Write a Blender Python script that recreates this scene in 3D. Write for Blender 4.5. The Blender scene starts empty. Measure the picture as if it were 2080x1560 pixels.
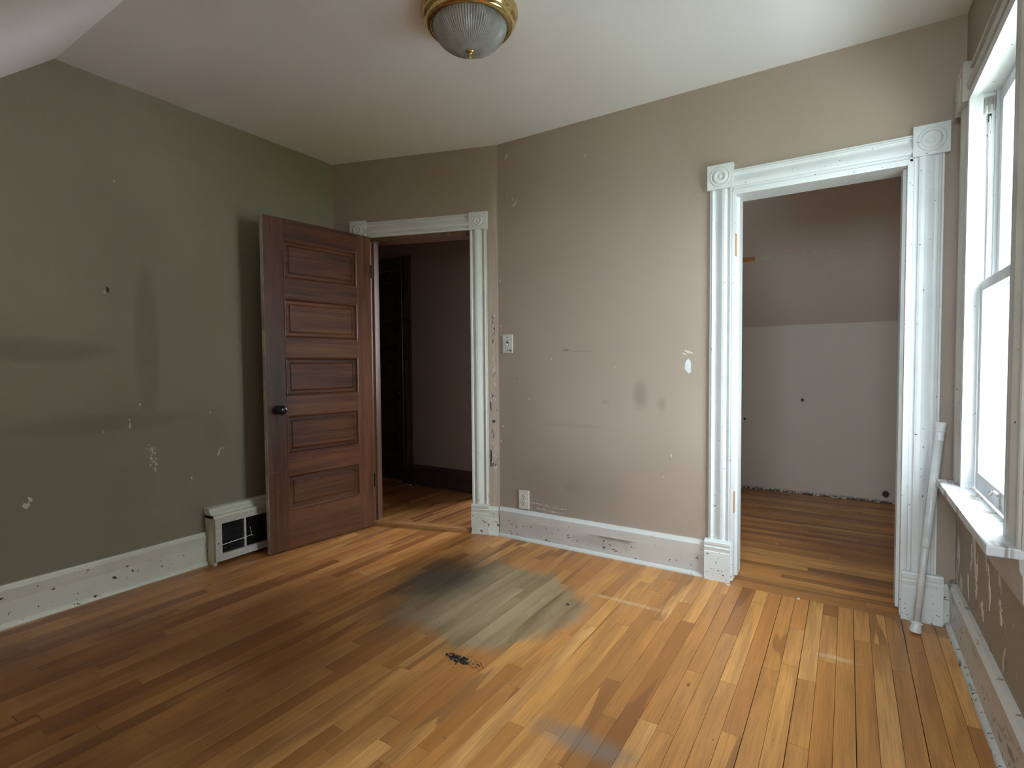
import bpy, bmesh, math, random
from mathutils import Vector, Matrix
random.seed(7)
PI = math.pi
C = bpy.context.scene.collection
sc = bpy.context.scene

# ------------------------------------------------------------------ camera
cam = bpy.data.cameras.new('camera'); cam.sensor_width = 36.0; cam.sensor_fit = 'HORIZONTAL'
cam.lens = 36.0 * 1069.147 / 2080.0; cam.clip_start = 0.05; cam.clip_end = 300
co = bpy.data.objects.new('camera', cam); C.objects.link(co)
_r = Vector((0.8430, 0.5379, -0.0080)); _f = Vector((-0.5375, 0.8425, -0.0370)).normalized()
yaw, pit, rol = 0.568, -0.037, -0.008
cy, sy = math.cos(yaw), math.sin(yaw)
_f = Vector((-sy * math.cos(pit), cy * math.cos(pit), math.sin(pit)))
_r0 = Vector((cy, sy, 0)); _u0 = _r0.cross(_f)
_r = math.cos(rol) * _r0 + math.sin(rol) * _u0; _u = -math.sin(rol) * _r0 + math.cos(rol) * _u0
co.matrix_world = Matrix(((_r.x, _u.x, -_f.x, 0), (_r.y, _u.y, -_f.y, 0), (_r.z, _u.z, -_f.z, 1.12), (0, 0, 0, 1)))
sc.camera = co

# ------------------------------------------------------------------ world, daylight, exposure
sc.view_settings.view_transform = 'Standard'; sc.view_settings.look = 'None'
sc.view_settings.gamma = 1.0; sc.view_settings.use_curve_mapping = False
sc.view_settings.exposure = 0.19
w = bpy.data.worlds.new('sky'); sc.world = w; w.use_nodes = True
wn = w.node_tree.nodes; wn.clear()
wo = wn.new('ShaderNodeOutputWorld'); wb = wn.new('ShaderNodeBackground')
wb.inputs[0].default_value = (0.83, 0.915, 1.0, 1); wb.inputs[1].default_value = 22.5
w.node_tree.links.new(wb.outputs[0], wo.inputs[0])

def area(name, loc, rot, sx, sz, energy, color, portal=False, spread=None):
    l = bpy.data.lights.new(name, 'AREA'); l.shape = 'RECTANGLE'; l.size = sx; l.size_y = sz
    l.energy = energy; l.color = color
    if spread: l.spread = spread
    if portal: l.cycles.is_portal = True
    o = bpy.data.objects.new(name, l); C.objects.link(o); o.location = loc; o.rotation_euler = rot
    return o
area('window_sky_portal', (0.52, 2.2525, 1.37), (0, PI / 2, 0), 1.46, 0.675, 1, (1, 1, 1), portal=True)
area('added_dormer_sky_portal', (-0.15, -1.16, 1.68), (PI / 2, 0, 0), 0.94, 1.26, 1, (1, 1, 1), portal=True)  # sky portal of the unseen dormer window added for light
# daylight of the room across the hall, coming in through its open doorway
area('hall_daylight', (-2.12, 5.1, 1.45), (math.radians(-80), 0, math.radians(4)), 0.55, 1.3, 60, (0.95, 0.93, 1.0))

# ------------------------------------------------------------------ mesh helpers
def link(name, bm, mat, parent=None, smooth=False, M=None):
    bmesh.ops.recalc_face_normals(bm, faces=bm.faces)
    me = bpy.data.meshes.new(name); bm.to_mesh(me); bm.free()
    if smooth:
        for p in me.polygons: p.use_smooth = True
    if mat: me.materials.append(mat)
    o = bpy.data.objects.new(name, me); C.objects.link(o)
    if parent: o.parent = parent
    if M is not None:
        if parent: o.matrix_local = M
        else: o.matrix_world = M
    return o
def tag(o, label=None, cat=None, group=None, kind=None):
    if label: o['label'] = label
    if cat: o['category'] = cat
    if group: o['group'] = group
    if kind: o['kind'] = kind
    return o
def empty(name, M=None):
    o = bpy.data.objects.new(name, None); C.objects.link(o); o.empty_display_size = 0.1
    if M is not None: o.matrix_world = M
    return o
def T(x, y, z, rz=0.0): return Matrix.Translation((x, y, z)) @ Matrix.Rotation(rz, 4, 'Z')
def bx(bm, x0, x1, y0, y1, z0, z1, bev=0.0):
    if x0 > x1: x0, x1 = x1, x0
    if y0 > y1: y0, y1 = y1, y0
    r = bmesh.ops.create_cube(bm, size=1.0)
    bmesh.ops.scale(bm, verts=r['verts'], vec=(x1 - x0, y1 - y0, z1 - z0))
    bmesh.ops.translate(bm, verts=r['verts'], vec=((x0 + x1) / 2, (y0 + y1) / 2, (z0 + z1) / 2))
    if bev > 0:
        es = list({e for v in r['verts'] for e in v.link_edges})
        bmesh.ops.bevel(bm, geom=es, offset=bev, segments=2, affect='EDGES', profile=0.6)
def box(name, x0, x1, y0, y1, z0, z1, mat, parent=None, bev=0.0, M=None):
    bm = bmesh.new(); bx(bm, x0, x1, y0, y1, z0, z1, bev); return link(name, bm, mat, parent, M=M)
def sweep(bm, prof, a, b, out, across, closed_back=True):
    """profile [(t, d)] across a board of unit directions; a, b = ends of the sweep (corner at t=0, d=0)."""
    a, b, out, across = Vector(a), Vector(b), Vector(out), Vector(across)
    pts = [(0, 0)] if prof[0][1] != 0 else []
    pts = pts + list(prof) + ([(prof[-1][0], 0)] if prof[-1][1] != 0 else [])
    va = [bm.verts.new(a + across * t + out * d) for t, d in pts]
    vb = [bm.verts.new(b + across * t + out * d) for t, d in pts]
    n = len(pts)
    for i in range(n):
        j = (i + 1) % n
        bm.faces.new((va[i], va[j], vb[j], vb[i]))
    bm.faces.new(va); bm.faces.new(vb)
def lathe(bm, prof, seg=32, M=Matrix.Identity(4), flute=None):
    """prof [(r, z)] about local Z"""
    rings = []
    for r, z in prof:
        if r < 1e-6: rings.append([bm.verts.new(M @ Vector((0, 0, z)))]); continue
        ring = []
        for k in range(seg):
            rr = r
            if flute and (k % 2): rr = r - flute(r, z)
            a = 2 * PI * k / seg
            ring.append(bm.verts.new(M @ Vector((rr * math.cos(a), rr * math.sin(a), z))))
        rings.append(ring)
    for A, B in zip(rings, rings[1:]):
        if len(A) == 1 and len(B) == 1: continue
        for k in range(seg):
            l = (k + 1) % seg
            if len(A) == 1: bm.faces.new((A[0], B[k], B[l]))
            elif len(B) == 1: bm.faces.new((A[k], A[l], B[0]))
            else: bm.faces.new((A[k], A[l], B[l], B[k]))
def align(p, d):
    d = Vector(d).normalized(); q = Vector((0, 0, 1)).rotation_difference(d)
    return Matrix.Translation(p) @ q.to_matrix().to_4x4()
def tube(bm, pts, r, seg=8):
    for a, b in zip(pts, pts[1:]):
        a, b = Vector(a), Vector(b); L = (b - a).length
        lathe(bm, [(0, 0), (r, 0), (r, L), (0, L)], seg, align(a, b - a))

# ------------------------------------------------------------------ material helpers
class G:
    def __init__(s, name):
        s.m = bpy.data.materials.new(name); s.m.use_nodes = True
        s.t = s.m.node_tree; s.t.nodes.clear()
        s.out = s.t.nodes.new('ShaderNodeOutputMaterial'); s.b = s.t.nodes.new('ShaderNodeBsdfPrincipled')
        s.t.links.new(s.b.outputs[0], s.out.inputs[0])
        s.geo = s.t.nodes.new('ShaderNodeNewGeometry'); s.pos = s.geo.outputs['Position']
        s.oi = s.t.nodes.new('ShaderNodeObjectInfo'); s.rnd = s.oi.outputs['Random']
        s.tc = s.t.nodes.new('ShaderNodeTexCoord'); s.obj = s.tc.outputs['Object']
    def put(s, sock, v):
        if isinstance(v, bpy.types.NodeSocket): s.t.links.new(v, sock)
        elif v is not None:
            if isinstance(v, (tuple, list)) and len(v) == 3 and sock.type == 'RGBA': v = (*v, 1)
            sock.default_value = v
    def math(s, op, a, b=None, c=None, clamp=False):
        n = s.t.nodes.new('ShaderNodeMath'); n.operation = op; n.use_clamp = clamp
        s.put(n.inputs[0], a)
        if b is not None: s.put(n.inputs[1], b)
        if c is not None: s.put(n.inputs[2], c)
        return n.outputs[0]
    def vec(s, op, a, b=None):
        n = s.t.nodes.new('ShaderNodeVectorMath'); n.operation = op
        s.put(n.inputs[0], a)
        if b is not None: s.put(n.inputs[1], b)
        return n.outputs['Value'] if op == 'LENGTH' else n.outputs[0]
    def comb(s, x, y, z):
        n = s.t.nodes.new('ShaderNodeCombineXYZ')
        for i, v in enumerate((x, y, z)): s.put(n.inputs[i], v)
        return n.outputs[0]
    def sep(s, v):
        n = s.t.nodes.new('ShaderNodeSeparateXYZ'); s.put(n.inputs[0], v); return n.outputs
    def noise(s, v, scale, detail=3.0, rough=0.5, dist=0.0, col=False):
        n = s.t.nodes.new('ShaderNodeTexNoise'); s.put(n.inputs['Vector'], v)
        n.inputs['Scale'].default_value = scale; n.inputs['Detail'].default_value = detail
        n.inputs['Roughness'].default_value = rough; n.inputs['Distortion'].default_value = dist
        return n.outputs['Color' if col else 'Fac']
    def mr(s, v, a, b, c=0.0, d=1.0, smooth=True):
        n = s.t.nodes.new('ShaderNodeMapRange'); n.interpolation_type = 'SMOOTHSTEP' if smooth else 'LINEAR'
        s.put(n.inputs[0], v)
        for i, q in enumerate((a, b, c, d)): s.put(n.inputs[1 + i], q)
        return n.outputs[0]
    def ramp(s, f, stops, const=False):
        n = s.t.nodes.new('ShaderNodeValToRGB'); cr = n.color_ramp
        if const: cr.interpolation = 'CONSTANT'
        while len(cr.elements) < len(stops): cr.elements.new(0.5)
        for e, (p, c) in zip(cr.elements, stops): e.position = p; e.color = (*c, 1)
        s.put(n.inputs[0], f); return n.outputs[0]
    def mix(s, f, a, b, mode='MIX'):
        n = s.t.nodes.new('ShaderNodeMix'); n.data_type = 'RGBA'; n.blend_type = mode
        s.put(n.inputs[0], f); s.put(n.inputs[6], a); s.put(n.inputs[7], b); return n.outputs[2]
    def ell(s, c, r, soft=0.4, wob=0.0, wscale=6.0, v=None):
        p = s.vec('SUBTRACT', v or s.pos, tuple(c)); p = s.vec('DIVIDE', p, tuple(r)); d = s.vec('LENGTH', p)
        if wob:
            d = s.math('ADD', d, s.math('MULTIPLY', s.math('SUBTRACT', s.noise(s.pos, wscale, 3), 0.5), wob))
        return s.mr(d, 1 + soft, 1 - soft)
    def smax(s, L):
        a = L[0]
        for b in L[1:]: a = s.math('MAXIMUM', a, b)
        return a
    def bump(s, h, strength=0.3, dist=0.002, normal=None):
        n = s.t.nodes.new('ShaderNodeBump'); n.inputs['Strength'].default_value = strength
        n.inputs['Distance'].default_value = dist; s.put(n.inputs['Height'], h)
        if normal is not None: s.put(n.inputs['Normal'], normal)
        return n.outputs[0]
    def fin(s, col, rough=0.6, spec=0.5, metal=0.0, normal=None, coat=0.0):
        s.put(s.b.inputs['Base Color'], col); s.put(s.b.inputs['Roughness'], rough)
        s.put(s.b.inputs['Specular IOR Level'], spec); s.put(s.b.inputs['Metallic'], metal)
        if coat: s.put(s.b.inputs['Coat Weight'], coat); s.b.inputs['Coat Roughness'].default_value = 0.15
        if normal is not None: s.put(s.b.inputs['Normal'], normal)
        return s.m

def paint_wall(name, base, dark=None, light=None, rough=0.62, extra=None):
    """dark / light: functions of G giving masks (soft smudges, worn lighter paint)"""
    g = G(name)
    n = g.noise(g.pos, 1.7, 4, 0.55)
    col = g.mix(g.mr(n, 0.3, 0.7, 0, 0.35), base, tuple(c * 0.86 for c in base))
    fine = g.noise(g.pos, 160, 2)
    col = g.mix(g.mr(fine, 0.35, 0.7, 0, 0.35), col, tuple(c * 1.22 for c in base))
    if dark: col = g.mix(dark(g), col, tuple(c * 0.42 for c in base))
    if light: col = g.mix(light(g), col, tuple(min(1, c * 1.4) for c in base))
    if extra: col = extra(g, col)
    h = g.math('ADD', g.noise(g.pos, 55, 3), g.math('MULTIPLY', g.noise(g.pos, 6, 3), 2.0))
    return g.fin(col, rough, 0.35, normal=g.bump(h, 0.25, 0.0015))

WALL = (0.372, 0.295, 0.238)
def dk_back(g):
    return g.smax([
        g.math('MULTIPLY', g.ell((-0.973, 2.85, 0.945), (0.035, 1, 0.065), 0.7), 0.42),
        g.math('MULTIPLY', g.ell((-0.852, 2.85, 0.90), (0.022, 1, 0.035), 0.7), 0.28),
        g.math('MULTIPLY', g.ell((-1.18, 2.85, 0.90), (0.022, 1, 0.012), 0.7), 0.22),
        g.math('MULTIPLY', g.ell((-1.38, 2.85, 0.375), (0.10, 1, 0.055), 0.7, 1.2, 14), 0.45),
        g.math('MULTIPLY', g.ell((-1.50, 2.85, 0.33), (0.45, 1, 0.22), 0.8, 0.8, 5), 0.34),
        g.math('MULTIPLY', g.ell((-1.43, 2.85, 1.205), (0.022, 1, 0.006), 0.5, 0.4, 20), 0.65),
        g.math('MULTIPLY', g.ell((-1.34, 2.85, 1.195), (0.09, 1, 0.004), 0.6), 0.3),
        g.math('MULTIPLY', g.ell((-1.78, 2.85, 1.03), (0.006, 1, 0.006), 0.3), 0.7),
        g.math('MULTIPLY', g.ell((-1.80, 2.85, 0.55), (0.16, 1, 0.55), 0.8, 0.7, 3), 0.22),
        g.math('MULTIPLY', g.ell((-1.45, 2.85, 0.75), (0.25, 1, 0.01), 0.8, 0.7, 9), 0.12)])
def lt_back(g):
    return g.math('MULTIPLY', g.mr(g.noise(g.vec('MULTIPLY', g.pos, (1, 1, 0.5)), 2.4, 4), 0.48, 0.72), 0.15)
m_wall_back = paint_wall('wall_paint_back', WALL, dk_back, lt_back)
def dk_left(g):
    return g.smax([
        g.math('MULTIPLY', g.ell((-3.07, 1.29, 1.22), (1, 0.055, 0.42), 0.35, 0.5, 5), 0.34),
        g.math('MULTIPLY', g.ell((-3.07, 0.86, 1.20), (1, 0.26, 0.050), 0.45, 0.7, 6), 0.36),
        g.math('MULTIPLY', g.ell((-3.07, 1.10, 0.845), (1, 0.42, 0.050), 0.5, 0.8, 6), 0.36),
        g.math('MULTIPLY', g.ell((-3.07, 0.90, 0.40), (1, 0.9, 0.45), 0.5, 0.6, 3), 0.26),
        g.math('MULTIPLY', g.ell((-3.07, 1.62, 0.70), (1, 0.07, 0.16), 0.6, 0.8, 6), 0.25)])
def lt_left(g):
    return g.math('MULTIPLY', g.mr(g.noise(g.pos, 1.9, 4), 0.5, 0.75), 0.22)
m_wall_left_dim = paint_wall('wall_paint_left_shaded', (0.275, 0.246, 0.168), dk_left, lt_left)  # base darkened towards olive, putting this wall's dimness into the colour
def lt_ang(g):
    x = g.sep(g.pos)
    band = g.mr(x[0], -1.99, -1.955)
    zfade = g.mr(x[2], 2.45, 2.05)
    st = g.mr(g.noise(g.vec('MULTIPLY', g.pos, (60, 60, 2.2)), 1.0, 3), 0.50, 0.66)
    return g.math('MULTIPLY', g.math('MULTIPLY', band, zfade), g.math('MULTIPLY_ADD', st, 0.55, 0.22))
def pits(g, col):
    x = g.sep(g.pos)
    band = g.math('MULTIPLY', g.mr(x[0], -1.985, -1.975), g.mr(x[2], 1.45, 1.30))
    n = g.mr(g.noise(g.vec('MULTIPLY', g.pos, (46, 46, 13)), 1.0, 3, 0.6), 0.66, 0.70)
    return g.mix(g.math('MULTIPLY', band, n), col, (0.045, 0.036, 0.03))
m_wall_ang = paint_wall('wall_paint_angled', WALL, None, lt_ang, extra=pits)
def peel(g, col):
    x = g.sep(g.pos)
    zone = g.math('MULTIPLY', g.mr(x[2], 0.16, 0.22), g.mr(x[2], 0.62, 0.50))
    p = g.vec('MULTIPLY', g.pos, (1, 6, 2.6))
    n = g.noise(p, 1.0, 6, 0.68, 0.5)
    m1 = g.mr(n, 0.585, 0.60)
    m1 = g.math('MULTIPLY', m1, zone)
    col = g.mix(m1, col, (0.58, 0.55, 0.50))
    n2 = g.mr(g.noise(g.vec('MULTIPLY', g.pos, (1, 13, 6)), 1.0, 5, 0.65), 0.63, 0.65)
    col = g.mix(g.math('MULTIPLY', n2, 0.5), col, (0.16, 0.12, 0.09))
    return col
m_wall_right = paint_wall('wall_paint_right', (0.30, 0.25, 0.195), None, None, extra=peel)
m_wall = paint_wall('wall_paint_plain', WALL)
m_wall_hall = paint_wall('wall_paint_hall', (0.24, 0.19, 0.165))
def cl_extra(g, col):
    x = g.sep(g.pos)
    low = g.mr(x[2], 1.38, 1.36)
    col = g.mix(g.math('MULTIPLY', g.mr(x[2], 1.50, 1.40), 0.25), col, (0.66, 0.60, 0.54))
    edge = g.math('MULTIPLY', g.mr(x[2], 0.035, 0.0), g.mr(g.noise(g.pos, 45, 4), 0.40, 0.52))
    col = g.mix(edge, col, (0.035, 0.028, 0.02))
    dots = g.smax([g.ell((-0.32, 5.06, 0.80), (0.012, 1, 0.014), 0.3, 0.5, 40), g.ell((0.265, 5.06, 0.072), (0.024, 1, 0.026), 0.3, 0.6, 40),
                   g.ell((-0.77, 5.06, 0.62), (0.010, 1, 0.012), 0.3)])
    return g.mix(dots, col, (0.05, 0.03, 0.02))
m_closet = paint_wall('closet_paint', (0.60, 0.515, 0.455), None, None, extra=cl_extra)

def mk_ceiling():
    g = G('ceiling_paint')
    n = g.noise(g.pos, 1.2, 3)
    col = g.mix(n, (0.87, 0.86, 0.86), (0.82, 0.81, 0.81))
    h = g.math('ADD', g.noise(g.pos, 70, 3), g.math('MULTIPLY', g.noise(g.pos, 4, 3), 1.5))
    return g.fin(col, 0.8, 0.2, normal=g.bump(h, 0.3, 0.002))
m_ceil = mk_ceiling()

def mk_trim(name, base=(0.70, 0.71, 0.69), chips=0.70, grime=0.25, under=(0.10, 0.05, 0.03), low=0.0, cscale=38, stains=None, rough=0.38):
    g = G(name)
    x = g.sep(g.pos)
    n = g.noise(g.pos, 7, 4)
    col = g.mix(g.mr(n, 0.45, 0.75, 0, grime), base, tuple(c * 0.72 for c in base))
    if stains: col = stains(g, col)
    c = g.noise(g.pos, cscale, 3, 0.6)
    th = chips
    if low:   # more chips near the floor, where feet knock it
        thv = g.math('SUBTRACT', chips, g.mr(x[2], 0.26, 0.02, 0, low))
        m = g.math('GREATER_THAN', c, thv)
    else:
        m = g.math('GREATER_THAN', c, th)
    col = g.mix(m, col, under)
    h = g.math('SUBTRACT', g.math('MULTIPLY', g.noise(g.pos, 40, 2), 0.25), m)
    return g.fin(col, g.math('MULTIPLY_ADD', n, 0.25, rough - 0.1), 0.5, normal=g.bump(h, 0.4, 0.0012))
m_trim = mk_trim('trim_paint', chips=0.715, low=0.0, cscale=50)
m_trim_chip = mk_trim('trim_paint_chipped', base=(0.62, 0.62, 0.56), chips=0.70, low=0.08, cscale=36)
m_trim_close = mk_trim('trim_paint_closet', base=(0.69, 0.71, 0.715), chips=0.705, low=0.06, cscale=62)
def st_base(g, col):
    s1 = g.ell((-1.13, 2.82, 0.135), (0.13, 1, 0.035), 0.4, 1.0, 12)
    s2 = g.ell((-1.20, 2.82, 0.08), (0.16, 1, 0.03), 0.6, 1.4, 12)
    s3 = g.ell((-1.62, 2.82, 0.11), (0.10, 1, 0.06), 0.6, 1.2, 14)
    col = g.mix(g.math('MULTIPLY', s1, 0.85), col, (0.15, 0.115, 0.08))
    col = g.mix(g.math('MULTIPLY', s2, 0.35), col, (0.22, 0.20, 0.17))
    return g.mix(g.math('MULTIPLY', s3, 0.18), col, (0.22, 0.20, 0.17))
m_base_back = mk_trim('baseboard_paint_back', base=(0.56, 0.525, 0.50), chips=0.695, low=0.04, cscale=50, stains=st_base, under=(0.04, 0.028, 0.022))
m_base_cap = mk_trim('baseboard_cap_paint', base=(0.62, 0.62, 0.60), chips=0.74, low=0.06, cscale=50, under=(0.05, 0.03, 0.02))
m_base_left = mk_trim('baseboard_paint_left', base=(0.68, 0.68, 0.58), chips=0.71, low=0.05, cscale=34, under=(0.08, 0.045, 0.025))
def st_sill(g, col):
    d = g.mr(g.noise(g.vec('MULTIPLY', g.pos, (30, 12, 1)), 1.0, 4, 0.65), 0.53, 0.60)
    return g.mix(g.math('MULTIPLY', d, 0.8), col, (0.25, 0.20, 0.16))
m_sill = mk_trim('sill_paint', base=(0.66, 0.67, 0.69), chips=0.69, cscale=50, stains=st_sill)
m_win = mk_trim('window_paint', base=(0.62, 0.635, 0.64), chips=0.70, cscale=60)
m_win_case = mk_trim('window_casing_paint', base=(0.46, 0.43, 0.38), chips=0.71, cscale=30, grime=0.5)
def st_right(g, col):
    d = g.mr(g.noise(g.vec('MULTIPLY', g.pos, (1, 7, 26)), 1.0, 4, 0.65), 0.57, 0.62)
    return g.mix(g.math('MULTIPLY', d, 0.75), col, (0.16, 0.11, 0.075))
m_base_right = mk_trim('baseboard_paint_right', base=(0.60, 0.59, 0.55), chips=0.69, low=0.04, cscale=44, stains=st_right)

def wood(name, cols, axis, scale=1.0, rough=0.4, streak=0.5, coat=0.0, spec=0.5, wear=None):
    """axis = index of the grain direction in object space"""
    g = G(name)
    off = g.vec('MULTIPLY', g.comb(g.rnd, g.rnd, g.rnd), (37.0, 91.0, 53.0))
    s = [26.0 * scale] * 3; s[axis] = 1.4 * scale
    p = g.vec('ADD', g.vec('MULTIPLY', g.obj, tuple(s)), off)
    n1 = g.noise(p, 1.0, 5, 0.6, 0.6)
    s2 = [150.0 * scale] * 3; s2[axis] = 3.0 * scale
    n2 = g.noise(g.vec('ADD', g.vec('MULTIPLY', g.obj, tuple(s2)), off), 1.0, 3)
    f = g.math('MULTIPLY_ADD', n2, 0.25, g.math('MULTIPLY', n1, 0.8))
    f = g.math('ADD', f, g.math('MULTIPLY', g.math('SUBTRACT', g.rnd, 0.5), 0.12))
    col = g.ramp(f, [(0.30, cols[0]), (0.5, cols[1]), (0.72, cols[2])])
    if wear: col = wear(g, col)
    blot = g.noise(g.pos, 5, 3)
    return g.fin(col, g.math('MULTIPLY_ADD', blot, 0.3, rough - 0.15), spec, normal=g.bump(f, 0.25, 0.0008), coat=coat)
DC = [(0.034, 0.011, 0.005), (0.090, 0.030, 0.012), (0.160, 0.060, 0.024)]
def door_wear(g, col):
    x = g.sep(g.pos)
    low = g.mr(x[2], 0.55, 0.10, 0, 0.30)
    col = g.mix(g.math('MULTIPLY', low, g.noise(g.pos, 9, 4)), col, (0.20, 0.135, 0.08))
    sc_ = g.mr(g.noise(g.vec('MULTIPLY', g.pos, (6, 6, 60)), 1.0, 4, 0.6), 0.66, 0.70)
    zm = g.ell((-2.81, 2.1, 0.47), (1, 0.35, 0.12), 0.5)
    col = g.mix(g.math('MULTIPLY', g.math('MULTIPLY', sc_, zm), 0.8), col, (0.33, 0.25, 0.17))
    grimy = g.ell((-2.85, 1.87, 0.9), (1, 0.10, 0.40), 0.6, 0.5, 5)
    return g.mix(g.math('MULTIPLY', grimy, 0.5), col, (0.035, 0.02, 0.014))
m_door_v = wood('door_wood_upright', DC, 2, 1.0, 0.40, spec=0.32, wear=door_wear)
m_door_h = wood('door_wood_level', DC, 1, 1.0, 0.40, spec=0.32, wear=door_wear)
HC = [(0.022, 0.015, 0.013), (0.048, 0.032, 0.027), (0.075, 0.050, 0.042)]
m_hall_wood = wood('hall_dark_wood', HC, 2, 1.0, 0.30)
m_hall_wood_h = wood('hall_dark_wood_level', HC, 0, 1.0, 0.30)
m_jamb_brown = wood('brown_jamb_wood', [(0.06, 0.028, 0.016), (0.13, 0.065, 0.035), (0.19, 0.10, 0.055)], 2, 1.0, 0.4)
m_raw = wood('raw_orange_wood', [(0.42, 0.17, 0.055), (0.55, 0.24, 0.08), (0.62, 0.30, 0.11)], 0, 1.0, 0.6)
m_thresh = wood('threshold_wood', [(0.22, 0.10, 0.035), (0.34, 0.165, 0.06), (0.45, 0.24, 0.10)], 0, 1.0, 0.35)

def board_mat(name, axis, stain=False, tint=1.0):
    """axis: world direction of the boards (0 = x, 1 = y)"""
    g = G(name)
    off = g.vec('MULTIPLY', g.comb(g.rnd, g.rnd, g.rnd), (71.0, 133.0, 57.0))
    def stretched(a, b):
        s = [a, a, 1.0]; s[axis] = b
        return g.vec('ADD', g.vec('MULTIPLY', g.pos, tuple(s)), off)
    base = g.ramp(g.rnd, [(0.0, (0.37, 0.135, 0.036)), (0.14, (0.60, 0.270, 0.075)), (0.28, (0.72, 0.350, 0.105)), (0.42, (0.48, 0.190, 0.052)),
                          (0.56, (0.80, 0.425, 0.145)), (0.70, (0.55, 0.230, 0.064)), (0.86, (0.68, 0.315, 0.090)), (1.0, (0.29, 0.098, 0.028))])
    # long soft figure and sharp-edged heartwood
    n1 = g.noise(stretched(11, 1.1), 1.0, 4, 0.55, 0.8)
    col = g.mix(g.mr(n1, 0.40, 0.64, 0, 0.62), base, (0.36, 0.160, 0.052))
    n2 = g.noise(stretched(9, 0.9), 1.0, 2, 0.4, 0.4)
    sel = g.math('GREATER_THAN', g.math('FRACT', g.math('MULTIPLY', g.rnd, 17.3)), 0.55)
    heart = g.math('MULTIPLY', g.math('MULTIPLY', g.mr(n2, 0.530, 0.545), sel), 0.62)
    col = g.mix(heart, col, (0.21, 0.082, 0.030))
    fine = g.noise(stretched(240, 6), 1.0, 3)
    col = g.mix(g.mr(fine, 0.35, 0.75, 0, 0.40), col, (0.22, 0.10, 0.035))
    # knots
    kn = g.noise(stretched(24, 9), 1.0, 2)
    col = g.mix(g.mr(kn, 0.735, 0.775, 0, 0.7), col, (0.10, 0.042, 0.018))
    rough = g.math('MULTIPLY_ADD', g.noise(g.pos, 3.5, 4), 0.22, 0.23)
    if stain:
        # worn finish greyed by water: a round patch with darker mould to its left
        jit = g.math('MULTIPLY', g.math('SUBTRACT', g.math('FRACT', g.math('MULTIPLY', g.rnd, 7.7)), 0.5), 0.20)
        q = g.vec('SUBTRACT', g.pos, (-1.43, 2.03, 0.0))
        wob = g.math('MULTIPLY', g.math('SUBTRACT', g.noise(g.pos, 4.5, 4), 0.5), 0.55)
        d = g.math('ADD', g.math('ADD', g.vec('LENGTH', g.vec('DIVIDE', q, (0.44, 0.41, 1.0))), wob), jit)
        m = g.mr(d, 1.14, 0.86)
        grey = g.ramp(g.noise(stretched(18, 2.5), 1.0, 4), [(0.3, (0.135, 0.104, 0.060)), (0.52, (0.25, 0.198, 0.120)), (0.72, (0.38, 0.31, 0.195))])
        grey = g.mix(g.mr(g.math('FRACT', g.math('MULTIPLY', g.rnd, 5.1)), 0.0, 1.0, 0, 0.55), grey, (0.46, 0.385, 0.25))
        col = g.mix(g.math('MULTIPLY', m, 0.84), col, grey)
        dk = g.ell((-1.80, 2.10, 0), (0.20, 0.34, 1), 0.7, 0.9, 6)
        col = g.mix(g.math('MULTIPLY', dk, 0.86), col, (0.045, 0.040, 0.029))
        dk2 = g.ell((-1.62, 1.62, 0), (0.30, 0.13, 1), 0.7, 1.0, 5)
        col = g.mix(g.math('MULTIPLY', dk2, 0.28), col, (0.12, 0.10, 0.07))
        # lower right grey scuff, pale scratches
        sc1 = g.ell((-0.66, 1.39, 0), (0.14, 0.045, 1), 0.7, 1.0, 9)
        col = g.mix(g.math('MULTIPLY', sc1, 0.62), col, (0.20, 0.185, 0.165))
        sc2 = g.ell((-0.86, 2.335, 0), (0.16, 0.014, 1), 0.8, 1.4, 26)
        sc3 = g.ell((-0.02, 2.30, 0), (0.06, 0.014, 1), 0.8, 1.5, 30)
        sc4 = g.ell((-2.20, 1.93, 0), (0.06, 0.01, 1), 0.6, 1.2, 24)
        col = g.mix(g.math('MULTIPLY', g.smax([sc2, sc3, sc4]), 0.36), col, (0.72, 0.60, 0.42))
        # shade of the floor's left side painted in as an irregular dark patch
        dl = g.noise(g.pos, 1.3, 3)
        old = g.ell((-2.25, 0.95, 0), (0.95, 0.85, 1), 0.55, 1.3, 2.2)  # mask of the painted-in shade
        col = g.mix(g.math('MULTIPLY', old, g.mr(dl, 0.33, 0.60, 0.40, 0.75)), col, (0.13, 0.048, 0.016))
        specks = g.math('GREATER_THAN', g.noise(g.pos, 26, 2), 0.775)
        col = g.mix(specks, col, (0.05, 0.03, 0.02))
        rough = g.math('ADD', rough, g.math('MULTIPLY', m, 0.22))
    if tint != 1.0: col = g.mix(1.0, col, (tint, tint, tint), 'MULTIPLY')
    return g.fin(col, rough, 0.36, normal=g.bump(g.math('ADD', fine, g.math('MULTIPLY', g.noise(g.pos, 9, 2), 1.5)), 0.12, 0.0008))
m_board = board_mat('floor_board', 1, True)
m_board_c = board_mat('closet_board', 0, False, 1.0)
m_board_h = board_mat('hall_board', 1, False, 0.68)

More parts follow.
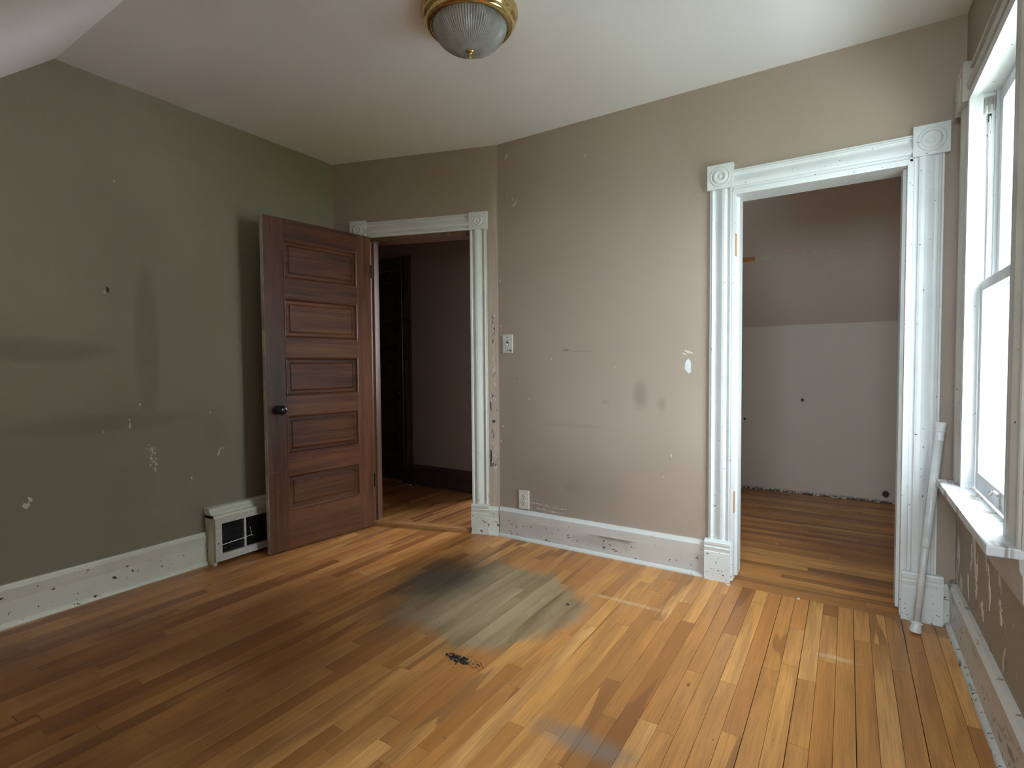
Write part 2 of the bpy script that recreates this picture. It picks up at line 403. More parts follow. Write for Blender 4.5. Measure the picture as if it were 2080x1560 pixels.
def plain(name, col, rough=0.5, metal=0.0, spec=0.5, nscale=30, var=0.12, bumpy=0.1):
    g = G(name); n = g.noise(g.pos, nscale, 3)
    c = g.mix(g.mr(n, 0.35, 0.7, 0, 1), col, tuple(v * (1 - var) for v in col))
    return g.fin(c, rough, spec, metal, normal=g.bump(n, bumpy, 0.0005))
m_sub = plain('dark_gap', (0.025, 0.016, 0.010), 0.9)
m_plate = plain('cream_plate', (0.66, 0.64, 0.59), 0.35)
m_dark = plain('dark_slot', (0.01, 0.01, 0.01), 0.7)
m_brass = plain('brass', (0.74, 0.56, 0.24), 0.14, 1.0, nscale=60, var=0.25)
m_blackknob = plain('black_knob', (0.008, 0.006, 0.006), 0.12)
m_iron = plain('old_iron', (0.05, 0.042, 0.035), 0.5, 0.6)
m_chrome = plain('tarnished_metal', (0.42, 0.40, 0.36), 0.35, 0.9)
m_plastic = plain('white_plastic', (0.72, 0.74, 0.76), 0.32)
m_rod = plain('white_rod_enamel', (0.66, 0.67, 0.68), 0.30)
m_reg = plain('register_enamel', (0.56, 0.55, 0.50), 0.4)
m_duct = plain('duct_dark', (0.012, 0.012, 0.013), 0.8)
m_slat = plain('register_slat', (0.05, 0.05, 0.048), 0.5)
m_tar = plain('tar', (0.012, 0.011, 0.010), 0.55, nscale=90, bumpy=0.6)
m_chip = plain('bare_plaster', (0.62, 0.58, 0.50), 0.8)
m_spackle = plain('spackle', (0.66, 0.68, 0.70), 0.7)
m_edge = plain('cream_door_edge', (0.62, 0.57, 0.44), 0.5, nscale=14, var=0.5)
m_ext = plain('house_siding', (0.74, 0.78, 0.80), 0.7)
m_roof = plain('house_roof', (0.30, 0.30, 0.32), 0.9)
m_lawn = plain('lawn_green', (0.17, 0.20, 0.10), 0.95, nscale=1.5, var=0.5)
m_drive = plain('driveway_concrete', (0.62, 0.61, 0.58), 0.9, nscale=2)
m_bark = plain('bark', (0.14, 0.10, 0.07), 0.9, nscale=9, var=0.5)
m_leaf = plain('leaf', (0.20, 0.34, 0.10), 0.7, nscale=3, var=0.5)
def mk_glass():
    g = G('window_glass'); t = g.t
    tr = t.nodes.new('ShaderNodeBsdfTransparent'); tr.inputs[0].default_value = (0.95, 0.98, 0.97, 1)
    gl = t.nodes.new('ShaderNodeBsdfGlossy'); gl.inputs['Roughness'].default_value = 0.02
    lw = t.nodes.new('ShaderNodeLayerWeight'); lw.inputs[0].default_value = 0.5
    f5 = g.math('MULTIPLY_ADD', g.math('POWER', lw.outputs['Facing'], 5.0), 0.8, 0.02)
    mx = t.nodes.new('ShaderNodeMixShader')
    t.links.new(f5, mx.inputs[0]); t.links.new(tr.outputs[0], mx.inputs[1]); t.links.new(gl.outputs[0], mx.inputs[2])
    t.links.new(mx.outputs[0], g.out.inputs[0]); return g.m
m_glass = mk_glass()
def mk_shade():
    g = G('ribbed_glass_shade')
    g.b.inputs['Transmission Weight'].default_value = 0.35; g.b.inputs['IOR'].default_value = 1.3
    dust = g.noise(g.pos, 14, 4)
    col = g.mix(g.mr(dust, 0.4, 0.7), (0.48, 0.48, 0.46), (0.32, 0.31, 0.27))
    return g.fin(col, 0.14, 0.6)
m_shade = mk_shade()

# ------------------------------------------------------------------ room shell
XL, YB, XR, H, TH = -3.07, 2.85, 0.393, 2.53, 0.12
YC, YF, SL = 0.953, -0.62, 0.90
W0, W1, WZ0, WZ1, WT = 1.915, 2.590, 0.643, 2.095, 0.11   # window opening and wall thickness there
DX, DY = -0.72, -1.05      # unseen dormer added to shape the light: its cheek and its front wall
C0 = Vector((-3.07, 2.487, 0)); AN = math.radians(17.504); ULEN = 1.2069
MA = T(C0.x, C0.y, 0, AN)
def wall(name, label, boxes, mat, M=None):
    bm = bmesh.new()
    for b in boxes: bx(bm, *b)
    o = link(name, bm, mat, M=M); tag(o, label, 'wall', kind='structure'); return o

wall_left = wall('wall_left', 'scuffed wall on the left behind the open door, shade put into its olive-brown colour', [(XL - TH, XL, YF - 0.1, 2.60, -0.15, H + 0.05)], m_wall_left_dim)
wall_back = wall('wall_back', 'taupe scuffed wall with switch, outlet and closet opening',
     [(-1.919, -0.49, YB, YB + TH, -0.02, H + 0.05), (0.212, XR + 0.12, YB, YB + TH, -0.02, H + 0.05), (-0.49, 0.212, YB, YB + TH, 1.965, H + 0.05)], m_wall_back)
wall_ang = wall('wall_angled', 'angled taupe wall around the entry doorway',
     [(-0.12, 0.27, 0, TH, -0.02, H + 0.05), (1.02, ULEN + 0.02, 0, TH, -0.02, H + 0.05), (0.27, 1.02, 0, TH, 2.0, H + 0.05)], m_wall_ang, MA)
wall_right = wall('wall_right', 'peeling taupe wall under and around the window',
     [(XR, XR + WT, -1.1, W0, -0.02, H + 0.05), (XR, XR + WT, W1, YB + TH, -0.02, H + 0.05),
      (XR, XR + WT, W0, W1, -0.02, 0.60), (XR, XR + WT, W0, W1, WZ1 + 0.02, H + 0.05)], m_wall_right)
wall_front = wall('wall_front', 'knee wall and added dormer front behind the viewer',
     [(XL - TH, DX, YF - 0.1, YF, -0.15, 1.3), (DX - 0.1, -0.62, DY - 0.1, DY, -0.02, H + 0.05), (0.32, XR + WT, DY - 0.1, DY, -0.02, H + 0.05),
      (-0.62, 0.32, DY - 0.1, DY, -0.02, 1.05), (-0.62, 0.32, DY - 0.1, DY, 2.30, H + 0.05)], m_wall)
bm = bmesh.new(); ck = [(YC, H + .05), (DY - 0.1, H + .05), (DY - 0.1, -.02), (0.05, -.02), (0.05, H - SL * (YC - 0.05)), (YC, H)]
va = [bm.verts.new((DX - 0.1, y, z)) for y, z in ck]; vb = [bm.verts.new((DX, y, z)) for y, z in ck]
for i in range(6): bm.faces.new((va[i], va[(i + 1) % 6], vb[(i + 1) % 6], vb[i]))
bm.faces.new(va); bm.faces.new(vb)
tag(link('wall_dormer_baffle', bm, m_wall), 'unseen baffle wall added beside the dormer to shade the left wall', 'wall', kind='structure')  # unseen cheek wall added to keep dormer light off the left wall
bm = bmesh.new(); bx(bm, XL - TH, XR + WT, YC, YB + TH + 0.05, H, H + 0.10); bx(bm, DX - 0.1, XR + WT, DY - 0.1, YC, H, H + 0.10)
ang = math.atan(SL)
pts = [(YC, H), (YC, H + 0.14), (YF - 0.3, H - SL * (YC - YF + 0.3) + 0.14), (YF - 0.3, H - SL * (YC - YF + 0.3))]
va = [bm.verts.new((XL - TH, y, z)) for y, z in pts]; vb = [bm.verts.new((DX - 0.05, y, z)) for y, z in pts]
for i in range(4): bm.faces.new((va[i], va[(i + 1) % 4], vb[(i + 1) % 4], vb[i]))
bm.faces.new(va); bm.faces.new(vb)
ceiling = tag(link('ceiling', bm, m_ceil), 'white textured ceiling that slopes down at upper left', 'ceiling', kind='structure')

# closet shell
CB, CL, CR = 5.06, -0.80, 0.33
kz, sl2 = 1.435, 0.90
closet_wall = wall('wall_closet', 'pale closet walls with a low knee wall at the back',
     [(CL - 0.1, CL, YB + TH, CB + 0.1, -0.02, 2.6), (CR, CR + 0.1, YB + TH, CB + 0.1, -0.02, 2.6), (CL - 0.1, CR + 0.1, CB, CB + 0.1, -0.02, kz + 0.06)], m_closet)
bm = bmesh.new()
pts = [(CB + 0.1, kz - sl2 * 0.1), (CB + 0.1, kz + 0.2), (CB - 1.25, kz + sl2 * 1.25 + 0.2), (YB + 0.02, kz + sl2 * 1.25 + 0.2), (YB + 0.02, H), (CB - (H - kz) / sl2, H)]
va = [bm.verts.new((CL - 0.1, y, z)) for y, z in pts]; vb = [bm.verts.new((CR + 0.1, y, z)) for y, z in pts]
for i in range(len(pts)): bm.faces.new((va[i], va[(i + 1) % len(pts)], vb[(i + 1) % len(pts)], vb[i]))
bm.faces.new(va); bm.faces.new(vb)
closet_ceiling = tag(link('ceiling', bm, m_closet), 'sloping pale ceiling inside the closet', 'ceiling', kind='structure')

# hall shell
HY = 3.60
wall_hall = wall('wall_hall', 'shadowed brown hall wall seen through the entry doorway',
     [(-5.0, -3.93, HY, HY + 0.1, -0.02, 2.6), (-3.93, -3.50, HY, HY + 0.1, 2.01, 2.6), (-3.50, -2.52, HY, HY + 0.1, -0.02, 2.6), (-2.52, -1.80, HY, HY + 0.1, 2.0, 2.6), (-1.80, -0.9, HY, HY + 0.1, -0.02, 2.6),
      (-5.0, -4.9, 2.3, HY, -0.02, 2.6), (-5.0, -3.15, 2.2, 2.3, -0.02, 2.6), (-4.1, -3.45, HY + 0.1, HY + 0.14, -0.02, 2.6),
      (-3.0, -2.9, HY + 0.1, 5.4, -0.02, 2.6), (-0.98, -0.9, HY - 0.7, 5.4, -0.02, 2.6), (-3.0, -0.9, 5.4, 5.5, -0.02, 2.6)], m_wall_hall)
hall_ceil = tag(box('ceiling', -5.0, -0.9, 2.2, 5.5, 2.58, 2.68, m_ceil), 'dim ceiling over the hall', 'ceiling', kind='structure')

# ------------------------------------------------------------------ floors, board by board
_cache = {}
def plank_mesh(wd, ln, axis, key):
    c = 0.0003; hw, hl = wd / 2 - 0.0003, ln / 2 - 0.0003
    bm = bmesh.new()
    def ring(dx, dy, z): return [bm.verts.new(v) for v in ((-dx, -dy, z), (dx, -dy, z), (dx, dy, z), (-dx, dy, z))]
    if axis == 0: hw, hl = hl, hw
    r0 = ring(hw, hl, -0.012); r1 = ring(hw, hl, -c); r2 = ring(hw - c, hl - c, 0)
    for A, B in ((r0, r1), (r1, r2)):
        for i in range(4): bm.faces.new((A[i], A[(i + 1) % 4], B[(i + 1) % 4], B[i]))
    bm.faces.new(r2)
    return bm
def planks(parent, mat, axis, rows0, rows1, start, end, z, keep, W=0.0575, lens=(0.28, 1.15), seed=1, gaps=()):
    """rows run across; boards run along axis. keep(a,b,c,d) says whether the board is in view, else it joins the stuff part"""
    rnd = random.Random(seed); rest = bmesh.new(); nr = 0; r = rows0; count = 0
    while r < rows1 - 1e-4:
        wr = min(W, rows1 - r); s0, s1 = start(r + wr / 2), end(r + wr / 2); s = s0 - rnd.uniform(0, 0.5)
        while s < s1:
            ln = rnd.uniform(*lens); a, b = max(s, s0), min(s + ln, s1)
            if s1 - b < 0.12: b = s1; ln = s1 - s + 0.01
            if b - a > 0.03:
                g = 0.0005
                extra = 0.0011 if any(abs(r - q) < W / 2 for q in gaps) else 0.0
                cx, cyy = (r + wr / 2 + extra / 2, (a + b) / 2) if axis == 1 else ((a + b) / 2, r + wr / 2)
                bmp = plank_mesh(wr - g - extra, b - a - g, axis, None)
                zz = z + rnd.uniform(-0.0003, 0.0003)
                if keep(cx, cyy, a, b) and count < 295:
                    o = link('floor_board', bmp, mat, parent); o.location = (cx, cyy, zz); count += 1
                else:
                    bmesh.ops.translate(bmp, verts=bmp.verts, vec=(cx, cyy, zz))
                    me = bpy.data.meshes.new('t'); bmp.to_mesh(me); bmp.free(); rest.from_mesh(me); bpy.data.meshes.remove(me); nr += 1
            s += ln
        r += wr
    if nr: tag(link('floor_boards', rest, mat, parent), kind='stuff')
    else: rest.free()
    return count
def end_room(x):
    if x < -1.919: return 2.487 + (x + 3.07) * math.tan(AN)
    return 2.85 if x < -0.49 or x > 0.212 else 2.80
floor = tag(box('floor', XL - 0.1, XR + 0.1, DY - 0.1, 2.96, -0.06, -0.008, m_sub), 'honey-coloured narrow strip wood floor with a round grey water stain', 'floor', kind='structure')
def vis(cx, cyy, a, b):
    # board still inside the photographed part of the floor
    return b > 0.42 + 0.0 * cx and (b > 0.42 + max(0, (cx + 2.0)) * 0.62)
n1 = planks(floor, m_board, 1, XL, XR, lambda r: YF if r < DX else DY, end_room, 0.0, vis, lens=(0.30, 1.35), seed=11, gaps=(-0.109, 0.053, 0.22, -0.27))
closet_floor = tag(box('floor', CL - 0.05, CR + 0.05, 2.97, CB + 0.05, -0.06, -0.008, m_sub), 'strip wood floor inside the closet, boards running sideways', 'floor', kind='structure')
planks(closet_floor, m_board_c, 0, 2.80, 2.97, lambda r: -0.49, lambda r: 0.212, 0.0, lambda *a: True, lens=(0.6, 1.2), seed=5)
planks(closet_floor, m_board_c, 0, 2.97, CB, lambda r: CL, lambda r: CR, 0.0, lambda *a: True, lens=(0.45, 1.3), seed=6)
hall_floor = tag(box('floor', -4.95, -0.9, 2.2, 5.5, -0.10, 0.012, m_sub), 'dim strip wood floor of the hall beyond the entry doorway', 'floor', kind='structure')
# (cut the hall base back so that it stays beyond the angled wall)
bpy.data.objects.remove(hall_floor)
bm = bmesh.new()
ring = [(-4.95, 2.25), (-3.17, 2.25), (-3.10, 2.55), (-1.93, 2.93), (-0.9, 2.99), (-0.9, 5.5), (-4.95, 5.5)]
lo = [bm.verts.new((x, y, -0.06)) for x, y in ring]; hi = [bm.verts.new((x, y, 0.010)) for x, y in ring]
bm.faces.new(lo); bm.faces.new(hi)
for i in range(len(ring)): bm.faces.new((lo[i], lo[(i + 1) % 7], hi[(i + 1) % 7], hi[i]))
hall_floor = tag(link('floor', bm, m_sub), 'dim strip wood floor of the hall beyond the entry doorway', 'floor', kind='structure')
def hs(x): return 2.487 + (x + 3.07) * math.tan(AN) + 0.05 if x > -3.07 else 2.487
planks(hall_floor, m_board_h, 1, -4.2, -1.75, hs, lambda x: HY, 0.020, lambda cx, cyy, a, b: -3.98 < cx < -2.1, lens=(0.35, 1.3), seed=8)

# entry threshold board
th = tag(box('trim_1', 0.27, 1.02, -0.012, 0.06, 0.0, 0.021, m_thresh, bev=0.003, M=MA), 'worn wooden threshold strip across the entry doorway', 'threshold', kind='structure')

# ------------------------------------------------------------------ door casings
CP = [(0, .013), (.06, .013), (.075, .017), (.11, .019), (.145, .017), (.16, .009), (.20, .007), (.26, .007), (.34, .011), (.44, .017), (.55, .022), (.66, .023),
      (.73, .020), (.76, .011), (.80, .008), (.85, .009), (.87, .016), (.90, .019), (1.0, .019)]
def prof(wd, sc_=1.0, flip=False):
    L = [(t * wd, d * sc_) for t, d in CP]
    if flip: L = [((wd - t), d) for t, d in reversed(L)]
    return L
def rosette_block(parent, mat, x0, x1, z0, z1, y, thick=0.024):
    """square corner block with turned bull's-eye; face towards -y"""
    b = box('corner_block', x0, x1, y - thick, y, z0, z1, mat, parent, bev=0.0015)
    cx, cz = (x0 + x1) / 2, (z0 + z1) / 2; R = min(x1 - x0, z1 - z0) * 0.40
    bm = bmesh.new()
    pr = [(1.0, 0.0), (0.99, 0.003), (0.93, 0.0045), (0.86, 0.003), (0.82, -0.001), (0.76, 0.0), (0.70, 0.005), (0.58, 0.009), (0.42, 0.007), (0.30, 0.002), (0.25, 0.001), (0.20, 0.005), (0.10, 0.0075), (0.0, 0.008)]
    lathe(bm, [(r * R, d) for r, d in pr], 40, Matrix.Translation((cx, y - thick, cz)) @ Matrix.Rotation(PI / 2, 4, 'X'))
    link('rosette', bm, mat, b, smooth=True); return b
def plinth(parent, mat, x0, x1, z1, y, thick=0.028):
    bm = bmesh.new()
    L = [(0, thick), (z1 * 0.70, thick), (z1 * 0.72, thick - .004), (z1 * 0.77, thick - .002), (z1 * 0.82, thick + .001), (z1 * 0.85, thick - .004), (z1 * 0.90, thick), (z1 * 0.95, thick + .001), (z1 * 0.97, thick - .006), (z1, thick - .008)]
    sweep(bm, L, (x0, y, 0), (x1, y, 0), (0, -1, 0), (0, 0, 1))
    return link('plinth_block', bm, mat, parent)
def casing_v(parent, mat, x0, x1, z0, z1, y, flip=False, name='side_casing'):
    bm = bmesh.new(); sweep(bm, prof(x1 - x0, 1.0, flip), (x0, y, z0), (x0, y, z1), (0, -1, 0), (1, 0, 0)); return link(name, bm, mat, parent)
def casing_h(parent, mat, x0, x1, z0, z1, y, name='head_casing'):
    bm = bmesh.new(); sweep(bm, prof(z1 - z0, 1.0, True), (x0, y, z0), (x1, y, z0), (0, -1, 0), (0, 0, 1)); return link(name, bm, mat, parent)

# entry doorway (local frame of the angled wall)
t1 = empty('trim_2', MA); tag(t1, 'chipped white door casing with rosette corners around the entry doorway', 'door casing', kind='structure')
casing_v(t1, m_trim_chip, 1.022, 1.132, 0.2, 2.0, 0, True)
casing_v(t1, m_trim_chip, 0.15, 0.262, 0.2, 2.0, 0)
casing_h(t1, m_trim, 0.262, 1.018, 2.0, 2.105, 0)
rosette_block(t1, m_trim, 1.016, 1.142, 1.998, 2.11, 0)
rosette_block(t1, m_trim, 0.143, 0.262, 1.998, 2.118, 0)
plinth(t1, m_trim_chip, 1.014, 1.136, 0.20, 0); plinth(t1, m_trim_chip, 0.146, 0.268, 0.20, 0)
for x0, x1, nm in ((0.258, 0.276, 'jamb'), (1.014, 1.030, 'jamb')):
    box(nm, x0, x1, 0.0, TH + 0.01, 0.02, 2.0, m_jamb_brown, t1)
    s0 = x1 if x0 < 0.5 else x0 - 0.012
    box('door_stop', s0, s0 + 0.012, 0.045, 0.085, 0.02, 1.985, m_jamb_brown, t1)
box('head_jamb', 0.276, 1.014, 0.0, TH + 0.01, 1.975, 2.0, m_jamb_brown, t1)

# closet doorway
t2 = empty('trim_3'); tag(t2, 'white fluted casing with rosette corners around the closet opening', 'door casing', kind='structure')
casing_v(t2, m_trim_close, -0.602, -0.495, 0.205, 1.992, YB, False)
casing_v(t2, m_trim_close, 0.212, 0.328, 0.205, 1.985, YB, True)
casing_h(t2, m_trim_close, -0.493, 0.222, 1.968, 2.080, YB)
rosette_block(t2, m_trim_close, -0.615, -0.491, 1.993, 2.115, YB, 0.028)
rosette_block(t2, m_trim_close, 0.220, 0.345, 1.982, 2.108, YB, 0.028)
plinth(t2, m_trim_close, -0.617, -0.494, 0.208, YB, 0.042); plinth(t2, m_trim_close, 0.208, 0.352, 0.208, YB, 0.042)
lj = box('jamb', -0.496, -0.482, YB - 0.02, YB + TH + 0.01, 0.005, 1.97, m_trim_close, t2, bev=0.001)
rj = box('jamb', 0.204, 0.218, YB - 0.02, YB + TH + 0.01, 0.005, 1.97, m_trim_close, t2, bev=0.001)
box('head_jamb', -0.482, 0.204, YB - 0.02, YB + TH + 0.01, 1.955, 1.97, m_trim_close, t2, bev=0.001)
box('door_stop', -0.482, -0.470, YB + 0.035, YB + TH + 0.01, 0.02, 1.955, m_trim_close, t2)
box('door_stop', 0.192, 0.204, YB + 0.035, YB + TH + 0.01, 0.02, 1.955, m_trim_close, t2)
for z0, z1 in ((1.655, 1.765), (0.355, 0.465)):   # hinge mortises with bare wood
    tag(box('hinge_mortise', -0.4815, -0.4795, YB - 0.015, YB + 0.018, z0, z1, m_raw, t2), 'bare orange wood of an empty hinge mortise')

# ------------------------------------------------------------------ baseboards
def base_prof(h, th=0.018):
    return [(0, th), (h - 0.028, th), (h - 0.026, th + 0.006), (h - 0.018, th + 0.007), (h - 0.012, th + 0.003), (h - 0.006, th - 0.002), (h, th - 0.006)]
def baseboard(name, label, a, b, out, h, mat, capmat, M=None, shoe=True):
    a, b, out = Vector(a), Vector(b), Vector(out); o = empty(name, M)
    bm = bmesh.new(); sweep(bm, [(0, .018), (h - .028, .018)], a, b, out, (0, 0, 1)); link('board', bm, mat, o)
    bm = bmesh.new(); sweep(bm, [(h - .028, .025), (h - .02, .026), (h - .012, .020), (h - .006, .015), (h, .012)], a, b, out, (0, 0, 1)); link('cap_molding', bm, capmat, o)
    if shoe:
        bm = bmesh.new(); sweep(bm, [(0, .034), (.006, .034), (.012, .031), (.017, .025), (.020, .018)], a, b, out, (0, 0, 1)); link('shoe_molding', bm, capmat, o)
    return tag(o, label, 'baseboard', kind='structure')
baseboard('baseboard_back', 'scuffed grey-white baseboard with brown stain under the outlet wall', (-1.912, YB, 0), (-0.618, YB, 0), (0, -1, 0), 0.19, m_base_back, m_base_cap)
baseboard('baseboard_angled', 'short chipped baseboard piece right of the entry doorway', (1.137, 0, 0), (ULEN - 0.004, 0, 0), (0, -1, 0), 0.185, m_trim_chip, m_trim_chip, M=MA)
baseboard('baseboard_left', 'greenish-white baseboard along the left wall', (XL, YF, 0), (XL, 1.552, 0), (1, 0, 0), 0.185, m_base_left, m_base_left)
baseboard('baseboard_left', 'short baseboard on the left wall behind the open door', (XL, 2.02, 0), (XL, 2.49, 0), (1, 0, 0), 0.185, m_base_left, m_base_left)
baseboard('baseboard_right', 'dirty peeling white baseboard under the window wall', (XR, DY, 0), (XR, YB, 0), (-1, 0, 0), 0.20, m_base_right, m_base_right)
baseboard('baseboard_corner', 'stub of baseboard between closet casing and window wall', (0.352, YB, 0), (XR - 0.018, YB, 0), (0, -1, 0), 0.175, m_base_right, m_base_right, shoe=False)

# ------------------------------------------------------------------ hall door, casing, baseboard
hd = empty('door_2'); tag(hd, 'dark-stained closed panel door across the hall', 'door', kind='structure')
yd = HY + 0.03
box('stile', -3.60, -3.505, yd, yd + 0.035, 0.03, 2.01, m_hall_wood, hd); box('stile', -3.93, -3.835, yd, yd + 0.035, 0.03, 2.01, m_hall_wood, hd)
PZ = [(0.247, 0.46), (0.585, 0.823), (0.938, 1.175), (1.29, 1.53), (1.645, 1.878)]
zs = [0.03] + [z for p in PZ for z in p] + [2.01]
for i in range(0, len(zs), 2): box('rail', -3.835, -3.60, yd, yd + 0.035, zs[i], zs[i + 1], m_hall_wood_h, hd)
for a, b in PZ:
    p = box('panel', -3.835, -3.60, yd + 0.014, yd + 0.026, a, b, m_hall_wood_h, hd)
    bm = bmesh.new(); sweep(bm, [(0, .012), (.006, .010), (.016, .002)], (-3.60, yd + .014, a), (-3.60, yd + .014, b), (0, -1, 0), (-1, 0, 0)); link('panel_molding', bm, m_hall_wood, p)
    bm = bmesh.new(); sweep(bm, [(0, .012), (.006, .010), (.016, .002)], (-3.835, yd + .014, a), (-3.60, yd + .014, a), (0, -1, 0), (0, 0, 1)); link('panel_molding', bm, m_hall_wood, p)
bm = bmesh.new(); lathe(bm, [(.008, 0), (.008, .03), (.02, .036), (.028, .048), (.026, .062), (.014, .07), (0, .071)], 20, align((-3.552, yd, 0.856), (0, -1, 0))); link('knob', bm, m_blackknob, hd, smooth=True)
box('lock_plate', -3.568, -3.538, yd - 0.003, yd, 0.78, 0.92, m_iron, hd, bev=0.001)
t3 = empty('trim_4'); tag(t3, 'dark-stained casing around the hall door', 'door casing', kind='structure')
casing_v(t3, m_hall_wood, -3.503, -3.390, 0.21, 2.125, HY, True); casing_v(t3, m_hall_wood, -4.04, -3.93, 0.21, 2.0, HY)
casing_h(t3, m_hall_wood_h, -4.04, -3.503, 2.01, 2.125, HY); plinth(t3, m_hall_wood, -3.508, -3.386, 0.21, HY); plinth(t3, m_hall_wood, -4.045, -3.925, 0.21, HY)
tag(box('trim_5', -3.925, -3.508, HY - 0.03, HY + 0.03, 0.02, 0.036, m_thresh, bev=0.003), 'pale worn threshold under the dark hall door', 'threshold', kind='structure')
baseboard('baseboard_hall', 'black-brown tall baseboard in the hall', (-3.386, HY, 0.02), (-2.52, HY, 0.02), (0, -1, 0), 0.185, m_hall_wood_h, m_hall_wood_h)

# ------------------------------------------------------------------ entry door leaf
Fp, Hp = Vector((-2.857, 1.813, 0)), Vector((-2.771, 2.55, 0))
da = math.atan2(Hp.y - Fp.y, Hp.x - Fp.x) - PI / 2      # local +y runs free edge -> hinge, +x faces the room
MD = T(Fp.x, Fp.y, 0, da); DW, DT = 0.742, 0.036
door = empty('door_1', MD); tag(door, 'open reddish-brown five-panel wooden door', 'door', kind='structure')
box('stile', -DT, 0, 0.0012, 0.120, 0.008, 2.0, m_door_v, door, bev=0.0015)
box('stile', -DT, 0, 0.628, DW, 0.008, 2.0, m_door_v, door, bev=0.0015)
zs = [0.008] + [z for p in PZ for z in p] + [2.0]
for i in range(0, len(zs), 2): box('rail', -DT, 0, 0.120, 0.628, zs[i], zs[i + 1], m_door_h, door)
for a, b in PZ:
    bm = bmesh.new(); u0, u1 = 0.120, 0.628
    # recessed flat, bevelled up to a raised field
    def rg(i, x): return [bm.verts.new(v) for v in ((x, u0 + i, a + i), (x, u1 - i, a + i), (x, u1 - i, b - i), (x, u0 + i, b - i))]
    R = [rg(0, -0.013), rg(0.030, -0.013), rg(0.036, -0.011), rg(0.041, -0.0065), rg(0.044, -0.006)]
    for A, B in zip(R, R[1:]):
        for i in range(4): bm.faces.new((A[i], A[(i + 1) % 4], B[(i + 1) % 4], B[i]))
    bm.faces.new(R[-1]); Bk = rg(0, -0.026); bm.faces.new(Bk)
    for i in range(4): bm.faces.new((R[0][i], R[0][(i + 1) % 4], Bk[(i + 1) % 4], Bk[i]))
    p = link('panel', bm, m_door_h, door)
    pm = [(0, .013), (.003, .0145), (.007, .0135), (.010, .009), (.013, .003), (.016, .001)]
    for A, B, ac in (((-.013, u0, a), (-.013, u0, b), (0, 1, 0)), ((-.013, u1, a), (-.013, u1, b), (0, -1, 0)),
                     ((-.013, u0, a), (-.013, u1, a), (0, 0, 1)), ((-.013, u0, b), (-.013, u1, b), (0, 0, -1))):
        bm = bmesh.new(); sweep(bm, pm, A, B, (1, 0, 0), ac); link('panel_molding', bm, m_door_v if abs(A[2] - B[2]) > 0.01 else m_door_h, p)
tag(box('edge_strip', -DT, -0.001, 0.0, 0.0012, 0.008, 2.0, m_edge, door), 'cream painted free edge of the door')
for s in (1, -1):
    M = align((0 if s > 0 else -DT, 0.066, 0.862), (s, 0, 0)); bm = bmesh.new()
    lathe(bm, [(0, 0), (.026, 0), (.026, .003), (.012, .006), (.009, .012), (.009, .030), (.018, .036), (.027, .046), (.029, .055), (.026, .064), (.014, .071), (0, .072)], 28, M)
    tag(link('door_knob', bm, m_blackknob, door, smooth=True), 'glossy black round door knob')
bm = bmesh.new(); lathe(bm, [(0, 0), (.005, 0), (.005, .001), (0, .001)], 12, align((0, 0.060, 0.803), (1, 0, 0))); bx(bm, 0, 0.001, 0.0575, 0.0625, 0.785, 0.80)
link('keyhole', bm, m_dark, door)
for z in (0.28, 1.72):
    bm = bmesh.new(); lathe(bm, [(0, 0), (.006, 0), (.006, .09), (0, .09)], 12, Matrix.Translation((0.004, DW + 0.004, z))); link('hinge', bm, m_iron, door)

# ------------------------------------------------------------------ window
win = empty('window_1'); tag(win, 'weathered white double-hung window in the right wall', 'window', kind='structure')
def wcase(y0, y1, z0, z1, horiz=False, name='casing'):
    bm = bmesh.new()
    if not horiz: sweep(bm, prof(y1 - y0, 1.45), (XR, y0, z0), (XR, y0, z1), (-1, 0, 0), (0, 1, 0))
    else: sweep(bm, prof(z1 - z0, 1.45, True), (XR, y0, z0), (XR, y1, z0), (-1, 0, 0), (0, 0, 1))
    return link(name, bm, m_win_case, win)
wcase(W0 - 0.13, W0, WZ0, WZ1); wcase(W1, W1 + 0.17, WZ0, WZ1); wcase(W0 - 0.01, W1 + 0.02, WZ1, WZ1 + 0.13, True, 'head_casing')
for y0, y1 in ((W1 + 0.015, W1 + 0.175), (W0 - 0.14, W0 - 0.005)):
    b = box('corner_block', XR - 0.045, XR, y0, y1, WZ1 - 0.005, WZ1 + 0.14, m_win_case, win, bev=0.002)
    bm = bmesh.new(); lathe(bm, [(.055, 0), (.053, .005), (.045, .003), (.04, 0), (.035, .006), (.02, .008), (.01, .003), (0, .004)], 32, align((XR - 0.045, (y0 + y1) / 2, WZ1 + 0.067), (-1, 0, 0))); link('rosette', bm, m_win_case, b, smooth=True)
# jamb box, stops, parting bead
for s, y in ((1, W1), (-1, W0)):
    def jb(nm, d0, d1, x0, x1, z0=WZ0, z1=WZ1, mt=m_win): box(nm, x0, x1, y - s * d1, y - s * d0, z0, z1, mt, win)
    jb('side_jamb', -0.02, 0.003, XR - 0.028, XR + WT)
    jb('stop_bead', 0.0, 0.012, XR - 0.028, XR + 0.012)
    jb('parting_bead', 0.0, 0.012, XR + 0.047, XR + 0.055, 1.38)
    jb('blind_stop', 0.0, 0.012, XR + 0.089, XR + WT)
box('head_jamb', XR - 0.028, XR + WT, W0, W1, WZ1, WZ1 + 0.02, m_win, win)
box('head_stop', XR - 0.028, XR - 0.003, W0 + 0.012, W1 - 0.012, WZ1 - 0.012, WZ1, m_win, win)
st = box('stool', 0.308, XR + 0.012, W0 - 0.12, W1 + 0.125, WZ0 - 0.028, WZ0, m_sill, win, bev=0.005)
tag(st, 'worn white window stool with flaking paint')
box('outer_sill', XR + 0.012, XR + WT + 0.04, W0 - 0.0, W1 + 0.0, WZ0 - 0.035, WZ0 - 0.01, m_sill, win)
